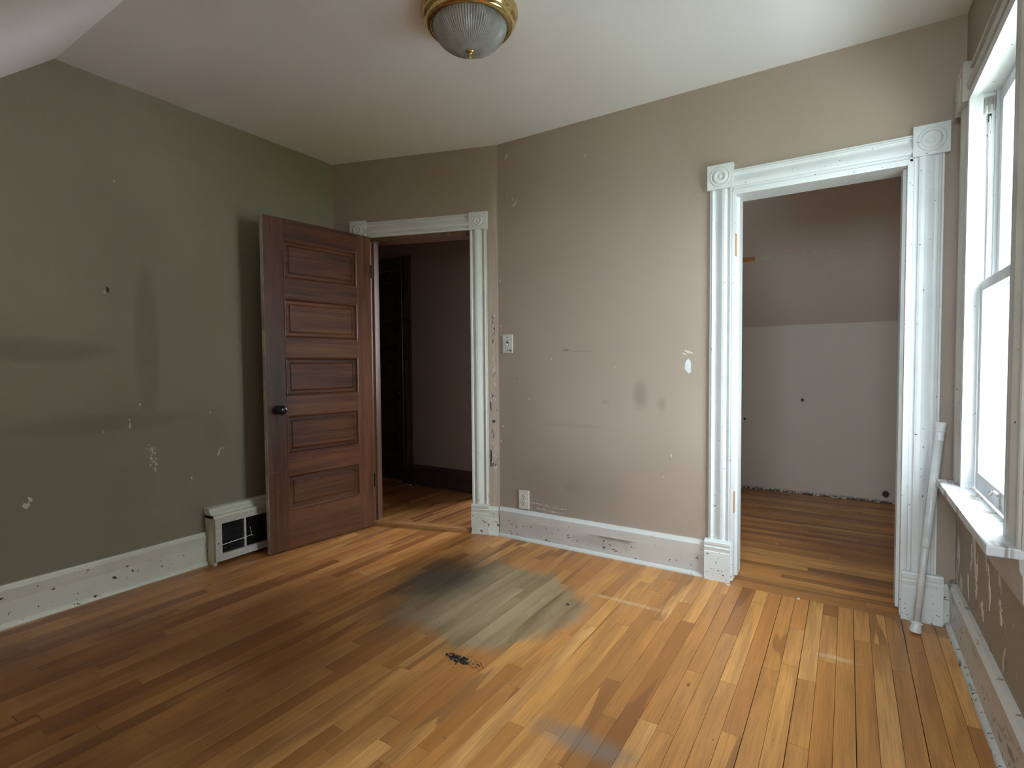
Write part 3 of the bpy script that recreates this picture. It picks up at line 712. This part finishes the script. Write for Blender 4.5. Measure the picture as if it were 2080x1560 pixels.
bm = bmesh.new(); sweep(bm, [(0, .006), (.01, .010), (.022, .012), (.085, .014), (.10, .020), (.128, .022)], (XR, W0 - 0.12, WZ0 - 0.155), (XR, W1 + 0.13, WZ0 - 0.155), (-1, 0, 0), (0, 0, 1)); link('apron', bm, m_win_case, win)
def sash(nm, x0, x1, z0, z1, top, bot, label):
    o = empty(nm); o.parent = win; o['label'] = label; ya, yb = W0 + 0.012, W1 - 0.012; sw = 0.045
    for a, b in ((ya, ya + sw), (yb - sw, yb)): box('sash_stile', x0, x1, a, b, z0, z1, m_win, o, bev=0.003)
    box('sash_rail', x0, x1, ya + sw, yb - sw, z1 - top, z1, m_win, o, bev=0.003); box('sash_rail', x0, x1, ya + sw, yb - sw, z0, z0 + bot, m_win, o, bev=0.003)
    xc = (x0 + x1) / 2
    box('pane', xc - 0.0015, xc + 0.0015, ya + sw - 0.004, yb - sw + 0.004, z0 + bot - 0.004, z1 - top + 0.004, m_glass, o)
    return o
ls = sash('lower_sash', XR + 0.014, XR + 0.045, WZ0 + 0.002, 1.41, 0.036, 0.065, 'lower window sash')
us = sash('upper_sash', XR + 0.057, XR + 0.087, 1.375, WZ1 - 0.002, 0.05, 0.036, 'upper window sash')
# sash lift on the bottom rail
bm = bmesh.new(); tube(bm, [(XR + 0.014, 2.20, 0.695), (XR - 0.004, 2.20, 0.708), (XR - 0.012, 2.20, 0.695)], 0.006); bx(bm, XR + 0.010, XR + 0.014, 2.188, 2.212, 0.655, 0.70)
tag(link('sash_lift', bm, m_chrome, ls), 'small tarnished hook sash lift')
# sash cord pulley in the far jamb
pl = box('pulley_plate', XR + 0.018, XR + 0.044, W1 - 0.002, W1, 1.955, 2.045, m_win, win, bev=0.001)
bm = bmesh.new(); lathe(bm, [(0, 0), (.016, 0), (.014, .004), (.016, .008), (0, .008)], 20, align((XR + 0.026, W1 - 0.001, 2.005), (1, 0, 0))); link('pulley_wheel', bm, m_iron, pl)
bm = bmesh.new(); tube(bm, [(XR + 0.030, W1 - 0.016, 2.005), (XR + 0.030, W1 - 0.010, 1.41)], 0.003, 6); tag(link('sash_cord', bm, m_sill, win), 'old painted sash cord')
bm = bmesh.new(); bx(bm, XR + 0.012, XR + 0.05, W1 - 0.004, W1, 2.05, 2.082, 0.001)
for a in (0.0, 0.013, 0.026): bx(bm, XR + 0.014 + a, XR + 0.020 + a, W1 - 0.010, W1 - 0.003, 2.02 + a * 0.4, 2.075, 0.001)

link('shade_bracket', bm, m_chrome, win)

w2 = empty('window_added'); tag(w2, 'unseen dormer window added behind the viewer for light', 'window', kind='structure')  # unseen window added to light the closet and back wall
for a, b, c, d in ((-0.62, -0.58, 1.05, 2.30), (0.28, 0.32, 1.05, 2.30), (-0.58, 0.28, 1.05, 1.09), (-0.58, 0.28, 2.26, 2.30), (-0.58, 0.28, 1.65, 1.69)):
    box('added_sash_frame', a, b, DY - 0.07, DY - 0.03, c, d, m_win, w2)
for c, d in ((1.09, 1.65), (1.69, 2.26)): box('pane', -0.58, 0.28, DY - 0.052, DY - 0.048, c, d, m_glass, w2)

# ------------------------------------------------------------------ wall marks that stand proud
def blotch(parent, center, nrm, r1, r2, mat, rnd, name='paint_chip', rot=0.0, n=9, th=0.0012):
    c = Vector(center); nn = Vector(nrm); up = Vector((0, 0, 1)); sd = up.cross(nn).normalized(); bm = bmesh.new(); lo, hi = [], []
    for k in range(n):
        a = 2 * PI * k / n; q = rnd.uniform(0.55, 1.15); x, y = r1 * q * math.cos(a), r2 * q * math.sin(a)
        x, y = x * math.cos(rot) - y * math.sin(rot), x * math.sin(rot) + y * math.cos(rot)
        p = c + sd * x + up * y; lo.append(bm.verts.new(p - nn * 0.001)); hi.append(bm.verts.new(p + nn * th))
    bm.faces.new(hi); bm.faces.new(lo)
    for k in range(n): bm.faces.new((lo[k], lo[(k + 1) % n], hi[(k + 1) % n], hi[k]))
    o = link(name, bm, mat, parent)
    return o
rn = random.Random(3)
L = (1, 0, 0)
for k in range(26):
    z = rn.uniform(0.575, 0.72); y = 1.30 + rn.gauss(0, 0.014) + (0.72 - z) * 0.02
    blotch(wall_left, (XL, y, z), L, rn.uniform(.0025, .008), rn.uniform(.003, .009), m_chip, rn, rot=rn.uniform(0, 3), n=6)
for y, z, a, b, r in ((0.79, .508, .014, .016, .3), (0.805, .535, .006, .014, .5), (0.80, .522, .004, .016, -.4), (1.65, .64, .005, .02, -.5), (1.64, .618, .007, .014, -.7), (1.672, .645, .004, .006, 0), (1.20, .825, .006, .018, 0), (1.20, .855, .004, .008, 0), (1.085, .81, .002, .012, 0), (1.60, .86, .004, .006, 0), (1.25, .93, .006, .008, .5), (1.49, .505, .004, .009, 0), (1.17, 2.04, .004, .005, 0), (1.112, 1.490, .004, .010, .1)):
    blotch(wall_left, (XL, y, z), L, a, b, m_chip, rn, rot=r, n=7)
blotch(wall_left, (XL, 1.126, 1.503), L, .006, .017, m_dark, rn, 'nail_hole', th=0.0018)
Bn = (0, -1, 0)
tag(blotch(wall_back, (-0.714, YB, 1.105), Bn, .022, .036, m_spackle, rn, 'spackle_patch', rot=0.2, n=11), 'pale blue-white spackle patch')
for x, z, a, b, r in ((-0.706, 1.178, .030, .007, -.35), (-0.735, 1.170, .014, .006, -.2), (-1.851, 2.44, .003, .022, -.35), (-1.843, 2.445, .002, .016, -.35), (-1.79, 2.13, .004, .022, -.9), (-1.775, 2.15, .003, .018, -.1), (-1.80, 2.165, .003, .012, .1), (-1.842, 2.20, .002, .008, .4), (-1.905, 1.66, .005, .012, 0), (-1.90, 1.37, .005, .006, 0), (-1.90, 1.31, .005, .007, 0), (-1.30, 2.33, .003, .012, -.6), (-0.80, .62, .004, .012, .1), (-0.84, .50, .003, .006, 0), (-1.53, 1.15, .002, .008, .1), (-1.69, .90, .003, .008, .2), (-1.12, 1.10, .002, .003, 0), (-1.89, .72, .004, .01, 0), (-1.905, .62, .004, .012, 0)):
    blotch(wall_back, (x, YB, z), Bn, a, b, m_chip, rn, rot=r, n=7)
for (x0, z0, x1, z1, k) in ((-1.68, .243, -1.44, .232, 12), (-1.63, .213, -1.46, .207, 9)):
    for i in range(k):
        f = i / (k - 1); blotch(wall_back, (x0 + (x1 - x0) * f, YB, z0 + (z1 - z0) * f + rn.uniform(-.004, .004)), Bn, .012, rn.uniform(.0015, .004), m_chip, rn, 'plaster_crack', rot=rn.uniform(-.3, .3), n=6)
# flaking strip beside the entry casing
for k in range(34):
    z = rn.choice((rn.uniform(0.9, 1.45), rn.uniform(0.35, 1.0))); u = rn.uniform(1.150, 1.182)
    dk = rn.random() < 0.25
    o = blotch(wall_ang, (u, 0, z), Bn, rn.uniform(.0015, .005), rn.uniform(.006, .022), m_dark if dk else m_chip, rn, rot=rn.uniform(-.4, .4), n=7)
blotch(wall_ang, (1.148, 0, 0.50), Bn, .006, .065, m_dark, rn, 'missing_plaster', n=9); blotch(wall_ang, (1.150, 0, 0.85), Bn, .004, .04, m_dark, rn, 'missing_plaster', rot=.06, n=9)
# peeling patches under the window
for y, z, a, b, r in ((2.50, .50, .035, .06, .1), (2.46, .42, .03, .075, .15), (2.42, .34, .022, .06, .1), (2.52, .40, .012, .05, 0), (2.28, .47, .012, .045, .3), (2.24, .43, .010, .035, .4), (2.22, .36, .014, .04, 0), (2.08, .37, .025, .035, .2), (2.34, .48, .03, .006, 0), (2.32, .28, .02, .03, .3), (2.56, .27, .014, .05, .2)):
    for q in range(5):
        f = (q - 2) / 2.2
        blotch(wall_right, (XR, y + f * b * math.sin(r) * .8 + rn.gauss(0, a * .35), z + f * b * .75), (-1, 0, 0), a * rn.uniform(.35, .9), b * rn.uniform(.25, .5), m_chip, rn, 'peeled_patch', rot=r + rn.uniform(-.5, .5), n=9, th=0.0008 + q * 0.00012)

# closet batten on the slope
bz = 1.93; by = CB - (bz - kz) / sl2; nv = Vector((0, -sl2, -1)).normalized()
bt = empty('wall_batten'); bt.location = (0, 0, 0); tag(bt, 'thin pale batten with bare orange end on the closet slope', 'batten')
def slab(name, x0, x1, h0, h1, mat, th):
    bm = bmesh.new(); up = Vector((0, -1 / math.hypot(1, sl2), sl2 / math.hypot(1, sl2))) * 1.0
    up = Vector((0, -1, sl2)).normalized(); c = Vector((0, by, bz)); vs = []
    for x, h in ((x0, h0), (x1, h1)):
        for s, t in ((-1, 0), (1, 0), (1, th), (-1, th)): vs.append(bm.verts.new(Vector((x, 0, 0)) + c + up * (h * s) + nv * t))
    for i in range(4): bm.faces.new((vs[i], vs[(i + 1) % 4], vs[4 + (i + 1) % 4], vs[4 + i]))
    bm.faces.new(vs[:4]); bm.faces.new(vs[4:]); return link(name, bm, mat, bt)
slab('painted_strip', -0.62, 0.30, 0.016, 0.002, m_chip, 0.003); tag(slab('bare_end', -0.72, -0.62, 0.018, 0.017, m_raw, 0.008), 'bare orange wood end')

# ------------------------------------------------------------------ switch and outlet
def plate(name, label, cat, x0, x1, z0, z1):
    o = empty(name); o.location = ((x0 + x1) / 2, YB, (z0 + z1) / 2); tag(o, label, cat)
    hx, hz = (x1 - x0) / 2, (z1 - z0) / 2
    box('cover_plate', -hx, hx, -0.007, 0, -hz, hz, m_plate, o, bev=0.003); return o, hx, hz
sw, hx, hz = plate('light_switch', 'cream toggle light switch plate beside the entry corner', 'light switch', -1.884, -1.808, 1.193, 1.312)
box('switch_slot', -0.007, 0.007, -0.0076, -0.006, -0.013, 0.013, m_dark, sw); box('toggle', -0.0045, 0.0045, -0.020, -0.007, -0.011, 0.002, m_plastic, sw, bev=0.001)
for z in (0.042, -0.042, 0.02):
    bm = bmesh.new(); lathe(bm, [(0, 0), (.0035, 0), (.003, .001), (0, .001)], 12, align((0, -0.007, z), (0, -1, 0))); link('screw', bm, m_iron, sw)
box('chipped_corner', 0.016, 0.027, -0.0078, -0.006, -0.048, -0.038, m_dark, sw)
ot, hx, hz = plate('wall_outlet', 'cream double electrical outlet just above the baseboard', 'outlet', -1.770, -1.694, 0.198, 0.317)
for s in (1, -1):
    bm = bmesh.new(); lathe(bm, [(0, 0), (.017, 0), (.017, .002), (0, .002)], 24, align((0, -0.007, s * 0.0195), (0, -1, 0))); rc = link('receptacle', bm, m_plate, ot)
    for dx, hh in ((-0.006, .006), (0.006, .005)): box('slot', dx - .0012, dx + .0012, -0.0098, -0.0085, s * .0195 + .003 - hh + .003, s * .0195 + .003 + hh, m_dark, rc)
    bm = bmesh.new(); lathe(bm, [(0, 0), (.0028, 0), (.0028, .0012), (0, .0012)], 12, align((0, -0.009, s * .0195 - .008), (0, -1, 0))); link('ground_hole', bm, m_dark, rc)
bm = bmesh.new(); lathe(bm, [(0, 0), (.003, 0), (.0025, .001), (0, .001)], 12, align((0, -0.007, 0), (0, -1, 0))); link('screw', bm, m_iron, ot)

# ------------------------------------------------------------------ return-air register by the left wall
rg_ = empty('air_return_grille'); rg_.location = (XL, 1.555, 0); tag(rg_, 'cream louvred air return grille boxed out from the left wall', 'vent')
y1 = 0.455
box('housing', 0, 0.096, 0.0, y1, 0.266, 0.284, m_base_left, rg_)
box('housing', 0, 0.082, 0.0, 0.018, 0, 0.285, m_base_left, rg_); box('housing', 0, 0.082, y1 - 0.018, y1, 0, 0.285, m_base_left, rg_)
box('housing_back', 0.001, 0.006, 0.018, y1 - 0.018, 0.0, 0.285, m_duct, rg_)
bm = bmesh.new(); sweep(bm, [(0, .070), (.008, .070), (.014, .062), (.022, .052), (.032, .054), (.038, .046)], (0, -0.004, 0.283), (0, y1 + 0.004, 0.283), (1, 0, 0), (0, 0, 1)); link('top_molding', bm, m_base_left, rg_)
fx0, fx1 = 0.082, 0.100
bm = bmesh.new(); fy0, fy1, fz0, fz1 = 0.004, y1 - 0.004, 0.022, 0.268
ym = (fy0 + fy1) / 2 - 0.03
ym = 0.176
for b in ((fx0, fx1, fy0, fy0 + .036, fz0, fz1), (fx0, fx1, fy1 - .036, fy1, fz0, fz1), (fx0, fx1, fy0 + .036, fy1 - .036, fz0, fz0 + .040), (fx0, fx1, fy0 + .036, fy1 - .036, fz1 - .034, fz1), (fx0, fx1, ym - .006, ym + .006, fz0 + .040, fz1 - .034)): bx(bm, *b)
link('grille_frame', bm, m_reg, rg_)
bm = bmesh.new(); n = 17
for k in range(n):
    z = fz0 + .044 + (fz1 - fz0 - .080) * k / (n - 1)
    for a, b in ((fy0 + .036, ym - .009), (ym + .009, fy1 - .036)):
        vs = [bm.verts.new(v) for v in ((fx0 + .001, a, z - .003), (fx0 + .001, b, z - .003), (fx1 - .004, b, z + .0035), (fx1 - .004, a, z + .0035))]
        v2 = [bm.verts.new(v.co + Vector((0, 0, .0012))) for v in vs]
        bm.faces.new(vs); bm.faces.new(v2)
        for i in range(4): bm.faces.new((vs[i], vs[(i + 1) % 4], v2[(i + 1) % 4], v2[i]))
tag(link('louvers', bm, m_slat, rg_), kind='stuff')
bm = bmesh.new(); tube(bm, [(0.099, 0.040, 0.113), (0.100, 0.175, 0.120), (0.100, 0.213, 0.124), (0.098, 0.224, 0.118)], 0.0022, 8); tube(bm, [(0.099, 0.215, 0.124), (0.099, 0.206, 0.178)], 0.0011, 6)
tag(link('damper_wire', bm, m_plastic, rg_), 'bright bent white wire across the louvers')
for z in (0.14,):
    bm = bmesh.new(); lathe(bm, [(0, 0), (.004, 0), (.003, .001), (0, .001)], 12, align((fx1, 0.02, 0.125), (1, 0, 0))); link('screw', bm, m_iron, rg_)

# ------------------------------------------------------------------ ceiling light
LX, LY = -1.295, 1.737
cl = empty('ceiling_light'); cl.location = (LX, LY, H); tag(cl, 'brass flush-mount ceiling light with ribbed glass bowl', 'ceiling light')
bm = bmesh.new()
lathe(bm, [(0, 0), (.188, 0), (.193, -.006), (.193, -.014), (.186, -.020), (.185, -.024), (.188, -.030), (.184, -.038), (.175, -.043), (.174, -.047), (.175, -.053), (.169, -.060), (.158, -.065), (.150, -.062), (.149, -.05), (.0, -.05)], 96)
link('brass_rim', bm, m_brass, cl, smooth=True)
bm = bmesh.new(); pr = []
for k in range(25):
    a = k / 24 * PI / 2; pr.append((0.149 * math.cos(a) + 0.0, -0.055 - 0.098 * math.sin(a)))
pr[-1] = (0.0, pr[-1][1])
lathe(bm, pr, 168, flute=lambda r, z: 0.0036 * min(1, r / 0.08))
inner = [(r * 0.965, z + 0.004) for r, z in pr]
lathe(bm, inner, 48)
link('glass_bowl', bm, m_shade, cl, smooth=False)
bm = bmesh.new(); lathe(bm, [(0, -.148), (.013, -.149), (.018, -.153), (.016, -.158), (.008, -.162), (.005, -.166), (.006, -.172), (.005, -.178), (.002, -.182), (0, -.183)], 24)
tag(link('finial', bm, m_brass, cl, smooth=True), 'small pointed brass finial')
bm = bmesh.new(); lathe(bm, [(0, -.052), (.012, -.055), (.012, -.075), (.026, -.09), (.028, -.105), (.02, -.12), (0, -.125)], 20, Matrix.Translation((0.05, 0, 0))); link('bulb', bm, m_plastic, cl, smooth=True)

# ------------------------------------------------------------------ tension rod leaning in the corner
A_, B_ = Vector((0.249, 2.687, 0.006)), Vector((0.330, 2.795, 0.865))
rod = empty('tension_rod', align(A_, B_ - A_)); Lr = (B_ - A_).length; tag(rod, 'white telescoping tension rod leaning beside the closet casing', 'curtain rod')
bm = bmesh.new(); lathe(bm, [(0, 0.03), (.0125, .03), (.0125, Lr * .56), (0, Lr * .56)], 28); link('inner_tube', bm, m_rod, rod, smooth=True)
bm = bmesh.new(); lathe(bm, [(0, Lr * .40), (.0140, Lr * .40), (.0155, Lr * .405), (.0160, Lr - .03), (0, Lr - .03)], 28); link('outer_tube', bm, m_rod, rod, smooth=True)
for z0, s in ((0, 1), (Lr, -1)):
    bm = bmesh.new(); lathe(bm, [(0, z0), (.021, z0), (.0215, z0 + s * .004), (.018, z0 + s * .024), (.0165, z0 + s * .034), (.0225, z0 + s * .035), (.0225, z0 + s * .038), (.0165, z0 + s * .040), (.0162, z0 + s * .075 if s < 0 else z0 + .044), (0, z0 + s * .075 if s < 0 else z0 + .044)], 28)
    tag(link('end_cap', bm, m_plastic, rod), 'flared white plastic end cap')

# ------------------------------------------------------------------ debris on the floor
bm = bmesh.new(); rn = random.Random(21)
def lump(x, y, a, b, h, rot):
    n = 7; top = []; low = []
    for k in range(n):
        t = 2 * PI * k / n; q = rn.uniform(.7, 1.15); X, Y = a * q * math.cos(t), b * q * math.sin(t)
        X, Y = X * math.cos(rot) - Y * math.sin(rot), X * math.sin(rot) + Y * math.cos(rot)
        low.append(bm.verts.new((x + X, y + Y, 0.0))); top.append(bm.verts.new((x + X * .7, y + Y * .7, h * rn.uniform(.6, 1))))
    bm.faces.new(top)
    for k in range(n): bm.faces.new((low[k], low[(k + 1) % n], top[(k + 1) % n], top[k]))
for k in range(55):
    t = rn.random(); lump(-1.275 + .075 * t + rn.gauss(0, .012), 1.548 + rn.gauss(0, .010) - .006 * t + .02 * t * 0, rn.uniform(.004, .012), rn.uniform(.003, .008), rn.uniform(.001, .004), rn.uniform(0, 3))
for k in range(70):
    lump(rn.uniform(-1.27, -1.12), 1.535 + rn.gauss(0, .016) + (rn.random() ** 2) * .02, rn.uniform(.0015, .005), rn.uniform(.001, .003), rn.uniform(.001, .002), rn.uniform(0, 3))
tag(link('tar_residue', bm, m_tar), 'crusty black residue flakes on the floor below the grey stain', 'debris', kind='stuff')
for i, (x, y, a, b, lab) in enumerate(((-0.183, 2.79, .006, .010, 'tiny white paint chip lying at the closet threshold'), (-0.497, 2.785, .012, .007, 'white paint flake by the foot of the left closet plinth'), (-3.37, 3.54, .008, .02, 'tiny white flake on the hall floor by the dark baseboard'), (-1.085, 2.17, .010, .005, 'small dark splinter on the pale board at the stain edge'))):
    bm = bmesh.new(); zf = 0.0 if i != 2 else 0.02
    n = 7; top = [bm.verts.new((x + a * rn.uniform(.6, 1.1) * math.cos(2 * PI * k / n), y + b * rn.uniform(.6, 1.1) * math.sin(2 * PI * k / n), zf + .004)) for k in range(n)]
    low = [bm.verts.new((v.co.x, v.co.y, zf)) for v in top]; bm.faces.new(top); bm.faces.new(low)
    for k in range(n): bm.faces.new((low[k], low[(k + 1) % n], top[(k + 1) % n], top[k]))
    tag(link('paint_flake' if i < 3 else 'wood_splinter', bm, m_spackle if i < 3 else m_tar), lab, 'debris')

# ------------------------------------------------------------------ outside the window
tag(box('ground', -40, 60, -40, 80, -3.3, -3.2, m_lawn), 'lawn far below the window', 'lawn', kind='structure')
tag(box('driveway', 3.2, 7.5, -20, 60, -3.2, -3.15, m_drive), 'pale concrete driveway outside the window', 'driveway', kind='structure')
hs_ = empty('neighbour_house'); hs_.location = (9.5, 16, -3.2); tag(hs_, 'washed-out pale house seen through the window', 'house')
box('wall', -1.5, 6, -12, 12, 0, 5.6, m_ext, hs_)
bm = bmesh.new()
for k in range(26): sweep(bm, [(0, .02), (.20, .004)], (-1.5, -12, .1 + k * .21), (-1.5, 12, .1 + k * .21), (-1, 0, 0), (0, 0, 1))
tag(link('siding', bm, m_ext, hs_), kind='stuff')
bm = bmesh.new(); pts = [(-2.0, 5.4), (2.25, 8.6), (6.5, 5.4), (6.5, 5.6), (2.25, 8.85), (-2.0, 5.6)]
va = [bm.verts.new((x, -12.5, z)) for x, z in pts]; vb = [bm.verts.new((x, 12.5, z)) for x, z in pts]
for i in range(6): bm.faces.new((va[i], va[(i + 1) % 6], vb[(i + 1) % 6], vb[i]))
link('roof', bm, m_roof, hs_)
for y in (-8, -3, 3, 8):
    f = box('window', -1.56, -1.5, y - .5, y + .5, 3.2, 4.6, m_win, hs_); box('pane', -1.565, -1.56, y - .42, y + .42, 3.28, 4.52, m_duct, f)
rt = random.Random(5)
for i, (x, y, h, r, lab) in enumerate(((3.4, 11.5, 5.2, 1.7, 'leafy tree blurred by glare outside the window'), (5.0, 24.0, 7.0, 2.6, 'taller pale tree beyond the driveway'))):
    t = empty('tree'); t.location = (x, y, -3.2); tag(t, lab, 'tree')
    bm = bmesh.new(); lathe(bm, [(.22, 0), (.16, h * .3), (.12, h * .6), (.05, h * .9), (0, h * .92)], 12); link('trunk', bm, m_bark, t, smooth=True)
    bm = bmesh.new()
    for k in range(1500):
        u = rt.uniform(-1, 1); a = rt.uniform(0, 2 * PI); q = r * (rt.random() ** 0.4); s = math.sqrt(1 - u * u)
        c = Vector((q * s * math.cos(a), q * s * math.sin(a), h * .72 + q * u * .9)); d = Vector((rt.uniform(-1, 1), rt.uniform(-1, 1), rt.uniform(-1, 1))).normalized(); e = d.orthogonal().normalized()
        L_ = rt.uniform(.08, .16); bm.faces.new([bm.verts.new(c + d * L_), bm.verts.new(c + e * L_ * .5), bm.verts.new(c - d * L_), bm.verts.new(c - e * L_ * .5)])
    tag(link('foliage', bm, m_leaf, t), kind='stuff')
